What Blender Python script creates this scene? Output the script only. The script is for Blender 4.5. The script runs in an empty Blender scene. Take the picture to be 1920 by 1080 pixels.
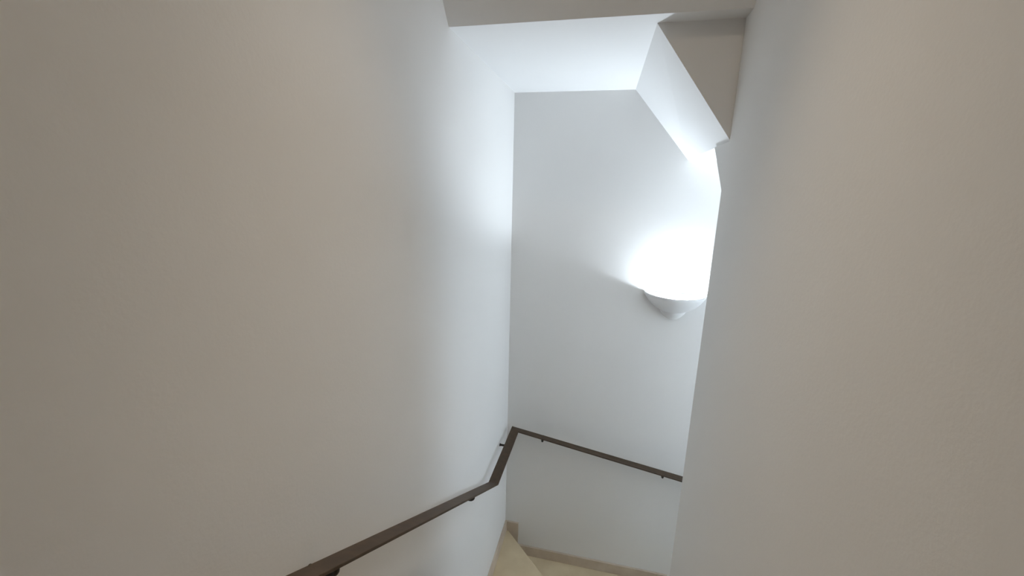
import bpy, bmesh, math
from mathutils import Vector, Matrix

# ------------------------------------------------------------------ camera, light, exposure
# All plan measures below are taken with the camera's foot at x = y = 0 and heights
# relative to the eye; OZ lifts everything so that the lower hall floor is z = 0.
OZ = 3.34
scene = bpy.context.scene
COL = scene.collection

FW = Vector((-0.21377996, 0.9485553, -0.23354009))
RI = Vector((0.9741231, 0.22494883, 0.02195941))
UP = Vector((-0.07336428, 0.22280231, 0.97209918))
cd = bpy.data.cameras.new('camera')
cam = bpy.data.objects.new('camera', cd)
COL.objects.link(cam)
cd.sensor_width = 36.0
cd.lens = 36.0 * 789.05 / 1920.0
cd.clip_start = 0.02
m = Matrix.Identity(4)
for i in range(3):
    m[i][0] = RI[i]; m[i][1] = UP[i]; m[i][2] = -FW[i]
m[2][3] = OZ
cam.matrix_world = m
scene.camera = cam

SKY_STRENGTH = 6.2              # overcast daylight, enters by the added window of the lower hall
world = bpy.data.worlds.new('world')
scene.world = world
world.use_nodes = True
world.node_tree.nodes['Background'].inputs[0].default_value = (0.76, 0.885, 1.0, 1)
world.node_tree.nodes['Background'].inputs[1].default_value = SKY_STRENGTH

vs = scene.view_settings
vs.view_transform = 'Standard'
vs.look = 'None'
vs.gamma = 1.0
vs.use_curve_mapping = False
vs.exposure = 0.0

SCONCE_STRENGTH = 1400.0
SCONCE_COLOUR = (0.79, 0.90, 1.0)
HALL_FILL_STRENGTH = 19.0  # glow of the dome lamp added in the upper hall
FILL_SPOT_POWER = 95.0  # beam of the downlight added over the stairs
HALL_FILL_COLOUR = (1.0, 0.83, 0.62)

# ------------------------------------------------------------------ materials
def mat(name, col, rough=0.8, var=0.0, scale=6.0, bump=0.0, bscale=180.0, spec=0.3, metal=0.0, col2=None):
    ma = bpy.data.materials.new(name)
    ma.use_nodes = True
    nt = ma.node_tree
    b = nt.nodes['Principled BSDF']
    b.inputs['Roughness'].default_value = rough
    b.inputs['Metallic'].default_value = metal
    b.inputs['Specular IOR Level'].default_value = spec
    b.inputs['Base Color'].default_value = (*col, 1)
    tc = nt.nodes.new('ShaderNodeTexCoord')
    if var or col2:
        n = nt.nodes.new('ShaderNodeTexNoise')
        n.inputs['Scale'].default_value = scale
        n.inputs['Detail'].default_value = 6
        nt.links.new(tc.outputs['Object'], n.inputs['Vector'])
        r = nt.nodes.new('ShaderNodeValToRGB')
        r.color_ramp.elements[0].position = 0.35
        r.color_ramp.elements[1].position = 0.68
        c2 = col2 or tuple(c * (1 - var) for c in col)
        r.color_ramp.elements[0].color = (*c2, 1)
        r.color_ramp.elements[1].color = (*col, 1)
        nt.links.new(n.outputs['Fac'], r.inputs['Fac'])
        nt.links.new(r.outputs['Color'], b.inputs['Base Color'])
    if bump:
        n2 = nt.nodes.new('ShaderNodeTexNoise')
        n2.inputs['Scale'].default_value = bscale
        n2.inputs['Detail'].default_value = 3
        nt.links.new(tc.outputs['Object'], n2.inputs['Vector'])
        bp = nt.nodes.new('ShaderNodeBump')
        bp.inputs['Strength'].default_value = bump
        bp.inputs['Distance'].default_value = 0.002
        nt.links.new(n2.outputs['Fac'], bp.inputs['Height'])
        nt.links.new(bp.outputs['Normal'], b.inputs['Normal'])
    return ma

def emit(name, col, strength):
    ma = bpy.data.materials.new(name)
    ma.use_nodes = True
    nt = ma.node_tree
    b = nt.nodes['Principled BSDF']
    b.inputs['Base Color'].default_value = (0.9, 0.9, 0.9, 1)
    b.inputs['Emission Color'].default_value = (*col, 1)
    b.inputs['Emission Strength'].default_value = strength
    return ma

M_WALL = mat('white_plaster', (0.84, 0.83, 0.815), 0.9, var=0.02, scale=1.6, bump=0.12, bscale=140, spec=0.15)
M_CEIL = mat('white_ceiling_paint', (0.89, 0.89, 0.89), 0.9, var=0.02, scale=1.6, bump=0.1, bscale=140, spec=0.15)
M_MARBLE = mat('cream_marble', (0.67, 0.56, 0.38), 0.35, scale=7, bump=0.0, spec=0.4, col2=(0.58, 0.47, 0.31))
M_SKIRT = mat('cream_marble_skirting', (0.62, 0.53, 0.43), 0.45, scale=9, spec=0.4, col2=(0.53, 0.44, 0.35))
M_RAIL = mat('brown_rail_paint', (0.082, 0.054, 0.035), 0.55, scale=30, spec=0.25, col2=(0.058, 0.041, 0.028))
M_IRON = mat('black_iron', (0.018, 0.016, 0.014), 0.5, var=0.2, scale=40, spec=0.4)
M_SCONCE = mat('white_painted_plaster', (0.84, 0.84, 0.84), 0.75, var=0.03, scale=12, bump=0.1, bscale=90, spec=0.2)
M_SOCKET = mat('lamp_holder_ceramic', (0.75, 0.74, 0.70), 0.5, var=0.05, scale=30)
M_GLASS = bpy.data.materials.new('added_window_glass')
M_GLASS.use_nodes = True
_n = M_GLASS.node_tree.nodes
_n.remove(_n['Principled BSDF'])
_t, _g, _x = _n.new('ShaderNodeBsdfTransparent'), _n.new('ShaderNodeBsdfGlossy'), _n.new('ShaderNodeMixShader')
_g.inputs['Roughness'].default_value = 0.02
_x.inputs[0].default_value = 0.06
_l = M_GLASS.node_tree.links
_l.new(_t.outputs[0], _x.inputs[1]); _l.new(_g.outputs[0], _x.inputs[2])
_l.new(_x.outputs[0], _n['Material Output'].inputs[0])
M_BULB = emit('lit_bulb', SCONCE_COLOUR, SCONCE_STRENGTH)
M_DOME = emit('lit_added_dome', HALL_FILL_COLOUR, HALL_FILL_STRENGTH)

# ------------------------------------------------------------------ helpers
def mesh(name, verts, faces, ma, parent=None, origin=(0, 0, 0), smooth=False, bevel=0.0, seg=2):
    o3 = Vector(origin)
    me = bpy.data.meshes.new(name)
    me.from_pydata([tuple(Vector(v) - o3) for v in verts], [], faces)
    bm = bmesh.new(); bm.from_mesh(me)
    bmesh.ops.recalc_face_normals(bm, faces=bm.faces)
    bm.to_mesh(me); bm.free()
    me.materials.append(ma)
    for p in me.polygons:
        p.use_smooth = smooth
    o = bpy.data.objects.new(name, me)
    COL.objects.link(o)
    if parent is None:
        o.location = o3 + Vector((0, 0, OZ))
    else:
        o.parent = parent
        o.location = o3 - Vector(parent['base'])
    o['base'] = tuple(o3)
    if bevel:
        bv = o.modifiers.new('bevel', 'BEVEL')
        bv.width = bevel; bv.segments = seg; bv.limit_method = 'ANGLE'
        bv.angle_limit = math.radians(25)
    return o

def empty(name, loc):
    o = bpy.data.objects.new(name, None)
    COL.objects.link(o)
    o.location = Vector(loc) + Vector((0, 0, OZ))
    o.empty_display_size = 0.1
    o['base'] = tuple(loc)
    return o

def tag(o, label=None, cat=None, kind=None, group=None):
    if label: o['label'] = label
    if cat: o['category'] = cat
    if kind: o['kind'] = kind
    if group: o['group'] = group
    return o

def boxv(x0, x1, y0, y1, z0, z1):
    v = [(x0, y0, z0), (x1, y0, z0), (x1, y1, z0), (x0, y1, z0),
         (x0, y0, z1), (x1, y0, z1), (x1, y1, z1), (x0, y1, z1)]
    f = [(0, 3, 2, 1), (4, 5, 6, 7), (0, 1, 5, 4), (1, 2, 6, 5), (2, 3, 7, 6), (3, 0, 4, 7)]
    return v, f

def loft(pa, pb):
    """closed solid between two outlines with the same number of points"""
    n = len(pa)
    v = list(pa) + list(pb)
    f = [tuple(range(n)), tuple(range(2 * n - 1, n - 1, -1))]
    for i in range(n):
        j = (i + 1) % n
        f.append((i, j, n + j, n + i))
    return v, f

def box(name, x0, x1, y0, y1, z0, z1, ma, parent=None, bevel=0.0, origin=None):
    v, f = boxv(x0, x1, y0, y1, z0, z1)
    return mesh(name, v, f, ma, parent, origin or ((x0 + x1) / 2, (y0 + y1) / 2, z0), bevel=bevel)

def tube(path, r, n=12):
    """round rod along a list of points"""
    P = [Vector(p) for p in path]
    vs_, fs = [], []
    prev = None
    for i, p in enumerate(P):
        t = ((P[min(i + 1, len(P) - 1)] - p).normalized() + (p - P[max(i - 1, 0)]).normalized())
        t.normalize()
        if prev is None:
            a = t.orthogonal().normalized()
        else:
            a = (prev - t * prev.dot(t)).normalized()
        prev = a
        b = t.cross(a)
        for k in range(n):
            th = 2 * math.pi * k / n
            vs_.append(tuple(p + a * (r * math.cos(th)) + b * (r * math.sin(th))))
    for i in range(len(P) - 1):
        for k in range(n):
            k2 = (k + 1) % n
            fs.append((i * n + k, i * n + k2, (i + 1) * n + k2, (i + 1) * n + k))
    fs.append(tuple(range(n - 1, -1, -1)))
    fs.append(tuple((len(P) - 1) * n + k for k in range(n)))
    return vs_, fs

def lathe(profile, n, c, a0=0.0, a1=2 * math.pi, sx=1.0, sy=1.0):
    """revolve (r, z) about the vertical through c"""
    full = abs(a1 - a0 - 2 * math.pi) < 1e-6
    cols = n if full else n + 1
    vs_, fs = [], []
    for i in range(cols):
        th = a0 + (a1 - a0) * i / n
        for r, z in profile:
            vs_.append((c[0] + sx * r * math.cos(th), c[1] + sy * r * math.sin(th), c[2] + z))
    k = len(profile)
    for i in range(n):
        i2 = (i + 1) % cols
        for j in range(k - 1):
            fs.append((i * k + j, i2 * k + j, i2 * k + j + 1, i * k + j + 1))
    return vs_, fs

# ------------------------------------------------------------------ plan of the stairwell
XL, XR = -0.583, 0.367          # faces of the left and right walls
YF = 2.542                      # face of the far wall
YC = 1.608                      # corner where the right wall ends
YT = 1.588                      # upright face above the sloping ceiling
ZC = 0.5255                     # ceiling over the winders
ZS = 0.163                      # low level ceiling over the second flight
ZTOP = 1.72                     # ceiling over the first flight
YB = -2.6                       # back wall of the upper hall
ZLOW = -OZ                      # lower hall floor
XE = 2.0
T = 0.12

def S(o, label=None):
    return tag(o, label, None, 'structure')

# walls
S(box('wall_left', XL - T, XL, YB - T, YF + T, ZLOW - .1, ZTOP + .1, M_WALL))
S(box('wall_far', XL, XE + T, YF, YF + T, ZLOW - .1, ZTOP + .1, M_WALL))
S(box('wall_back', XL, XR + T, YB - T, YB, ZLOW - .1, ZTOP + .1, M_WALL))
# right wall: its far edge leans forward in a small haunch under the low ceiling
prof = [(YB, ZLOW - .1), (YC, ZLOW - .1), (YC, 0.004), (1.795, 0.157), (1.795, ZS - .001),
        (YT - .001, ZS - .001), (YT - .001, ZTOP), (YB, ZTOP)]
v, f = loft([(XR, y, z) for y, z in prof], [(XR + T, y, z) for y, z in prof])
S(mesh('wall_right', v, f, M_WALL))
prof = [(YC - T, ZLOW - .1), (YC, ZLOW - .1), (YC, 0.004), (1.795, 0.157), (1.795, ZS - .001), (YC - T, ZS - .001)]
v, f = loft([(XR + T, y, z) for y, z in prof], [(XE, y, z) for y, z in prof])
S(mesh('wall_inner', v, f, M_WALL))
# end wall of the lower hall; its tall window opening is added to admit daylight
WY0, WY1, WZ0, WZ1 = 1.68, 2.47, -1.75, -0.12
def rect(y0, y1, z0, z1): return [(y0, z0), (y1, z0), (y1, z1), (y0, z1)]
def framed(x0, x1, out, inn):
    v, f = [], []
    for x in (x0, x1):
        v += [(x, y, z) for y, z in out] + [(x, y, z) for y, z in inn]
    for i in range(4):
        j = (i + 1) % 4
        f += [(i, j, 4 + j, 4 + i), (8 + i, 12 + i, 12 + j, 8 + j), (i, 8 + i, 8 + j, j), (4 + i, 4 + j, 12 + j, 12 + i)]
    return v, f
v, f = framed(XE, XE + T, rect(YC - T, YF, ZLOW - .1, ZS + .3), rect(WY0, WY1, WZ0, WZ1))
S(mesh('wall_end', v, f, M_WALL))
v, f = framed(XE + .04, XE + .08, rect(WY0, WY1, WZ0, WZ1), rect(WY0 + .05, WY1 - .05, WZ0 + .05, WZ1 - .05))
win = S(mesh('added_window_1', v, f, M_SCONCE, None, (XE, WY0, WZ0)), 'white framed window added out of view in the lower hall for its daylight')
ZM = (WZ0 + WZ1) / 2
box('glazing_bar', XE + .045, XE + .075, WY0 + .05, WY1 - .05, ZM - .02, ZM + .02, M_SCONCE, win)
for z0, z1 in ((WZ0 + .05, ZM - .02), (ZM + .02, WZ1 - .05)):
    box('pane', XE + .058, XE + .062, WY0 + .05, WY1 - .05, z0, z1, M_GLASS, win)
# header above the foot of the first flight (its face leans back a little)
LB, LT = (1.513, ZC), (1.4565, ZC + .066)
RB = (1.511, ZC)
k = (LT[1] - LB[1]) / (LB[0] - LT[0])
ztl = 0.75
ytl = LB[0] - (ztl - LB[1]) / k
ytr = RB[0] - (ztl - RB[1]) / k
pa = [(XL, YT, LB[1]), (XL, LB[0], LB[1]), (XL, ytl, ztl), (XL, ytl, ZTOP), (XL, YT, ZTOP)]
pb = [(XR, YT, ZC), (XR, RB[0], RB[1]), (XR, ytr, ztl), (XR, ytr, ZTOP), (XR, YT, ZTOP)]
v, f = loft(pa, pb)
S(mesh('wall_header', v, f, M_CEIL))
# ceilings
pa = [(XL, YT, LB[1]), (0.104, YT, ZC), (0.104, YT, ZC + .1), (XL, YT, ZC + .1)]
pb = [(XL, YF, ZC), (0.086, YF, ZC), (0.086, YF, ZC + .1), (XL, YF, ZC + .1)]
v, f = loft(pa, pb)
S(mesh('ceiling', v, f, M_CEIL))
pa = [(0.104, YT, ZC), (0.370, YT, ZS), (XE, YT, ZS), (XE, YT, ZC + .1), (0.104, YT, ZC + .1)]
pb = [(0.086, YF, ZC), (0.392, YF, ZS), (XE, YF, ZS), (XE, YF, ZC + .1), (0.086, YF, ZC + .1)]
v, f = loft(pa, pb)
S(mesh('ceiling_sloping', v, f, M_CEIL))
S(box('ceiling_upper', XL, XR + T, YB, YT, ZTOP, ZTOP + .1, M_WALL))
S(box('ceiling_lower', XR + T, XE, YC - T, YT, ZS, ZS + .1, M_WALL))
S(box('floor', XL, XE, YC - T, YF, ZLOW - .1, ZLOW, M_MARBLE))

# ------------------------------------------------------------------ stairs
ZA, ZB = -2.455, -2.640
RISE, GO = 0.175, 0.275
TH, NOSE = 0.03, 0.02
G = 0.0
SUM = XR + YC                    # x + y along the diagonal winder nosing
stairs = S(empty('staircase', (XL, YC, ZLOW)), 'cream marble staircase turning right on two winder steps')
def tread(name, pts, z, parent=stairs):
    v, f = loft([(x, y, z - TH) for x, y in pts], [(x, y, z) for x, y in pts])
    return mesh(name, v, f, M_MARBLE, parent, (pts[0][0], pts[0][1], z - TH), bevel=0.005)
def slab(name, pts, z0, z1, parent=stairs):
    v, f = loft([(x, y, z0) for x, y in pts], [(x, y, z1) for x, y in pts])
    return mesh(name, v, f, M_MARBLE, parent, (pts[0][0], pts[0][1], z0))
# upper winder: left half of the turn
tread('winder_tread', [(XL, YC - .06), (XR, YC - .06), (XR, YC), (SUM - YF, YF), (XL, YF)], ZA)
q = 0.035
slab('winder_riser', [(XR - q - .02, YC), (XR - q, YC), (SUM - YF - q, YF - .0), (SUM - YF - q - .016, YF)], ZB - TH, ZA - TH)
# lower winder: far half of the turn
tread('winder_tread', [(SUM - YF - q, YF), (XR - q, YC), (0.52, YC), (0.52, YF)], ZB)
# first flight, rising towards the upper hall
N1 = 9
for i in range(1, N1):
    y1 = YC - GO * (i - 1)
    tread('tread', [(XL, y1 - GO - .02), (XR, y1 - GO - .02), (XR, y1 + NOSE - .001), (XL, y1 + NOSE - .001)], ZA + RISE * i)
for i in range(0, N1):
    y1 = YC - GO * i
    slab('riser', [(XL, y1 - .02), (XR, y1 - .02), (XR, y1), (XL, y1)], ZA + RISE * i, ZA + RISE * (i + 1) - TH)
ZU = ZA + RISE * N1
yu = YC - GO * (N1 - 1)
S(box('floor_upper', XL, XR, YB, yu + NOSE, ZU - TH, ZU, M_MARBLE))
X2 = 0.50
# second flight, going down to the right behind the right wall
N2 = 3
for i in range(0, N2):
    x0 = X2 + GO * i
    slab('riser', [(x0, YC), (x0 + .018, YC), (x0 + .018, YF), (x0, YF)], ZB - RISE * (i + 1), ZB - TH - RISE * i)
    tread('tread', [(x0, YC), (x0 + GO + .02, YC), (x0 + GO + .02, YF), (x0, YF)], ZB - RISE * (i + 1))
x0 = X2 + GO * N2
slab('riser', [(x0, YC), (x0 + .018, YC), (x0 + .018, YF), (x0, YF)], ZLOW, ZB - TH - RISE * N2)

# stepped marble skirting
ST, SH = 0.014, 0.078
base_left = S(empty('baseboard_left', (XL, YF, ZA)), 'cream marble skirting stepping up the left wall')
box('skirting_slab', XL, XL + ST, YC - .0, YF, ZA, ZA + SH, M_SKIRT, base_left, bevel=0.002)
for i in range(1, N1 + 1):
    y1 = YC - GO * (i - 1)
    z = ZA + RISE * i
    ye = YB if i == N1 else y1 - GO
    pts = [(ye, z), (y1 + NOSE, z), (y1 + NOSE, z - TH), (y1 + .001, z - TH), (y1 + .001, z - RISE + SH if i else z),
           (y1 + NOSE + .05, z - RISE + SH), (y1 + NOSE + .05, z + SH), (ye, z + SH)]
    v, f = loft([(XL, y, zz) for y, zz in pts], [(XL + ST, y, zz) for y, zz in pts])
    mesh('skirting_slab', v, f, M_SKIRT, base_left, (XL, y1, z), bevel=0.002)
base_right = S(empty('baseboard_right', (XR, YC, ZA)), 'cream marble skirting stepping up the right wall')
for i in range(1, N1 + 1):
    y1 = YC - GO * (i - 1)
    z = ZA + RISE * i
    ye = YB if i == N1 else y1 - GO
    y_out = min(y1 + NOSE + .05, YC)
    pts = [(ye, z), (y1 - .001, z), (y1 - .001, z - RISE + SH), (y_out, z - RISE + SH), (y_out, z + SH), (ye, z + SH)] if i == 1 else \
          [(ye, z), (y1 + NOSE, z), (y1 + NOSE, z - TH), (y1 + .001, z - TH), (y1 + .001, z - RISE + SH),
           (y_out, z - RISE + SH), (y_out, z + SH), (ye, z + SH)]
    v, f = loft([(XR, y, zz) for y, zz in pts], [(XR - ST, y, zz) for y, zz in pts])
    mesh('skirting_slab', v, f, M_SKIRT, base_right, (XR, y1, z), bevel=0.002)
base_far = S(empty('baseboard_far', (XL, YF, ZB)), 'cream marble skirting stepping down the far wall')
xa = -0.484
pts = [(XL + ST, ZA), (SUM - YF, ZA), (SUM - YF, ZA - TH), (SUM - YF - q + .001, ZA - TH), (SUM - YF - q + .001, ZB + SH), (xa, ZB + SH), (xa, ZA + SH), (XL + ST, ZA + SH)]
v, f = loft([(x, YF - ST, z) for x, z in pts], [(x, YF, z) for x, z in pts])
mesh('skirting_slab', v, f, M_SKIRT, base_far, (XL, YF, ZA), bevel=0.002)
box('skirting_slab', SUM - YF - q + .002, X2, YF - ST, YF, ZB, ZB + SH, M_SKIRT, base_far, bevel=0.002)
for i in range(0, N2 + 1):
    x0 = X2 + GO * i
    z = ZB - RISE * (i + 1)
    xe = x0 + GO if i < N2 else XE
    zt = z + RISE + SH
    pts = [(x0 + .02, z if i < N2 else ZLOW), (xe, z if i < N2 else ZLOW), (xe, z + SH), (x0 + .06, z + SH), (x0 + .06, zt), (x0 + .001, zt), (x0 + .001, z + RISE + .001), (x0 + .02, z + RISE - .0)]
    v, f = loft([(x, YF - ST, zz) for x, zz in pts], [(x, YF, zz) for x, zz in pts])
    mesh('skirting_slab', v, f, M_SKIRT, base_far, (x0, YF, z), bevel=0.002)

# ------------------------------------------------------------------ handrail
HALF_W, RT_ = 0.028, 0.008
OFF = 0.070
XRAIL, YRAIL = XL + OFF, YF - OFF
ZLEV = -1.577
SL = 0.6205
SF = 0.163
YK = 1.925
pathpts = [(XRAIL, -0.75, ZLEV + SL * (YK + 0.75)), (XRAIL, YK, ZLEV), (XRAIL, YRAIL, ZLEV),
           (0.75, YRAIL, ZLEV - SF * (0.75 - XRAIL)), (1.55, YRAIL, ZLEV - SF * (0.75 - XRAIL) - 0.60 * 0.80)]
P = [Vector(p) for p in pathpts]
def section(i):
    """four profile corners at joint i, mitred in plan; inner side faces the stairs"""
    def side(a, b):
        d = Vector((b.x - a.x, b.y - a.y, 0)).normalized()
        return Vector((d.y, -d.x, 0))            # to the right of travel = stair side
    if i == 0: s = side(P[0], P[1])
    elif i == len(P) - 1: s = side(P[-2], P[-1])
    else:
        s0, s1 = side(P[i - 1], P[i]), side(P[i], P[i + 1])
        s = s0 + s1 if s0.dot(s1) < .5 else s0
    up = Vector((0, 0, 1))
    # thickness measured square to the slope
    ts = []
    for a, b in ((i - 1, i), (i, i + 1)):
        if 0 <= a and b < len(P):
            ts.append((P[b] - P[a]).normalized())
    nn = Vector((0, 0, 0))
    for t in ts:
        nn += (up - t * up.dot(t)).normalized()
    nn.normalize()
    if len(ts) == 2 and abs(ts[0].x) < .5 and abs(ts[1].x) > .5: nn = up
    c = P[i]
    W2 = 0.0195 if i == 0 else HALF_W
    return [c - s * W2, c + s * W2, c + s * W2 - nn * RT_, c - s * W2 - nn * RT_]
rail = tag(empty('handrail', (XRAIL, YK, ZLEV)), 'dark brown flat bar handrail bending round the corner of the white walls', 'handrail')
SEC = [section(i) for i in range(len(P))]
for i in range(len(P) - 1):
    v, f = loft([tuple(p) for p in SEC[i]], [tuple(p) for p in SEC[i + 1]])
    mesh('rail_bar', v, f, M_RAIL, rail, tuple((P[i] + P[i + 1]) / 2), bevel=0.0015)

def bracket(p, wall):
    """rod that drops from under the bar and curves into the wall plate"""
    p = Vector(p)
    w = Vector(wall)                              # unit vector into the wall
    zz = Vector((0, 0, -1))
    drop, R_ = 0.015, 0.017
    pth = [p, p + zz * drop]
    c = p + zz * drop + w * R_
    for k_ in range(1, 9):
        th = math.pi / 2 * k_ / 8
        pth.append(c - w * (R_ * math.cos(th)) + zz * (R_ * math.sin(th)))
    end = p + w * OFF + zz * (drop + R_)
    pth.append(end)
    v, f = tube(pth, 0.0070, 12)
    b = mesh('bracket', v, f, M_IRON, rail, tuple(p), smooth=True)
    v, f = tube([end - w * 0.007, end], 0.009, 20)
    mesh('wall_plate', v, f, M_IRON, b, tuple(end), bevel=0.001)
    v, f = tube([p - zz * 0.001, p + zz * 0.006], 0.012, 16)
    mesh('bar_clamp', v, f, M_IRON, b, tuple(p))
def zrail(y): return ZLEV + SL * max(0.0, YK - y)
def zfar(x): return ZLEV - SF * (x - XRAIL)
for y in (-0.35, 0.634, 1.575, 2.33):
    bracket((XRAIL, y, zrail(y) - (.0095 if y < YK else RT_)), (-1, 0, 0))
for x in (-0.328, 0.447):
    bracket((x, YRAIL, zfar(x) - RT_), (0, 1, 0))
bracket((1.3, YRAIL, P[3].z - .6 * .55 - .0095), (0, 1, 0))

# ------------------------------------------------------------------ wall sconce
CX, CZ = 0.402, -0.578
HWID, DEP = 0.174, 0.178
sc = tag(empty('wall_sconce', (CX, YF, CZ - .165)), 'white plaster half bowl uplighter glowing on the far wall', 'wall light')
outer = [(1.0, 0.0), (0.985, -.010), (0.945, -.024), (0.86, -.047), (0.74, -.071), (0.60, -.090), (0.47, -.101),
         (0.43, -.104), (0.425, -.110), (0.385, -.122), (0.30, -.140), (0.19, -.155), (0.08, -.163), (0.0, -.165)]
inner = [(0.0, -.100), (0.25, -.097), (0.45, -.088), (0.62, -.070), (0.76, -.048), (0.87, -.024), (0.935, -.004), (0.965, 0.0)]
v, f = lathe(outer + inner + [(1.0, 0.0)], 48, (CX, YF, CZ), math.pi, 2 * math.pi, HWID, DEP)
k = len(outer) + len(inner) + 1
f += [tuple(range(k - 2, -1, -1)), tuple(48 * k + j for j in range(k - 1))]
bowl = mesh('bowl', v, f, M_SCONCE, sc, (CX, YF, CZ - .165), smooth=True)
bm = bmesh.new(); bm.from_mesh(bowl.data)
bmesh.ops.remove_doubles(bm, verts=bm.verts, dist=1e-5)
bmesh.ops.recalc_face_normals(bm, faces=bm.faces)
bm.to_mesh(bowl.data); bm.free()
v, f = boxv(CX - .11, CX + .11, YF - .012, YF, CZ - .075, CZ - .004)
mesh('back_plate', v, f, M_SOCKET, sc, (CX, YF, CZ - .04), bevel=0.003)
BX, BY, BZ = CX + .005, YF - .034, CZ - .066
for sx in (-1, 1):
    v, f = tube([(BX + sx * .050, BY, BZ), (BX + sx * .036, BY, BZ)], 0.012, 16)
    mesh('lamp_holder', v, f, M_SOCKET, sc, (BX + sx * .05, BY, BZ))
prof = [(0.0, -.036), (.010, -.035), (.017, -.029), (.019, -.018), (.019, .018), (.017, .029), (.010, .035), (0.0, .036)]
v, f = lathe(prof, 24, (0, 0, 0))
v = [(BX + p[2], BY + p[1], BZ + p[0]) for p in v]
tag(mesh('bulb', v, f, M_BULB, sc, (BX, BY, BZ), smooth=True), 'glowing white frosted bulb')

# ------------------------------------------------------------------ ceiling lamp added in the upper hall, unseen, to brighten the near walls
LX, LY = -0.10, -0.40
cl = tag(empty('added_ceiling_lamp', (LX, LY, ZTOP - .09)), 'round opal glass lamp added out of view above the first flight to brighten the walls', 'added fill lamp')
v, f = lathe([(0.0, 0.0), (0.165, 0.0), (0.165, -.022), (0.15, -.026), (0.0, -.026)], 32, (LX, LY, ZTOP))
mesh('mounting_plate', v, f, M_SCONCE, cl, (LX, LY, ZTOP))
v, f = lathe([(0.152, -.026), (0.145, -.048), (0.12, -.070), (0.08, -.084), (0.04, -.089), (0.0, -.090)], 32, (LX, LY, ZTOP))
mesh('added_glass_dome', v, f, M_DOME, cl, (LX, LY, ZTOP - .026), smooth=True)

# downlight added over the middle of the first flight, unseen, brightens the lower walls
DX, DY = -0.10, 0.80
dl = tag(empty('added_downlight', (DX, DY, ZTOP - .006)), 'small round recessed downlight added out of view above the stairs to brighten the lower walls', 'downlight')
v, f = lathe([(0.034, 0.0), (0.052, 0.0), (0.052, -.004), (0.048, -.006), (0.036, -.006), (0.034, -.003), (0.034, 0.0)], 32, (DX, DY, ZTOP))
mesh('trim_ring', v, f, M_SCONCE, dl, (DX, DY, ZTOP))
v, f = lathe([(0.034, -.001), (0.0, -.001)], 32, (DX, DY, ZTOP))
mesh('lens', v, f, emit('lit_added_downlight_lens', HALL_FILL_COLOUR, 6.0), dl, (DX, DY, ZTOP))
ld = bpy.data.lights.new('added_downlight_beam', 'SPOT')
ld.energy = FILL_SPOT_POWER
ld.color = HALL_FILL_COLOUR
ld.spot_size = math.radians(48)
ld.spot_blend = 1.0
ld.shadow_soft_size = 0.04
lo = bpy.data.objects.new('added_downlight_beam', ld)
COL.objects.link(lo)
lo.parent = dl
lo.location = (0, 0, -.012)
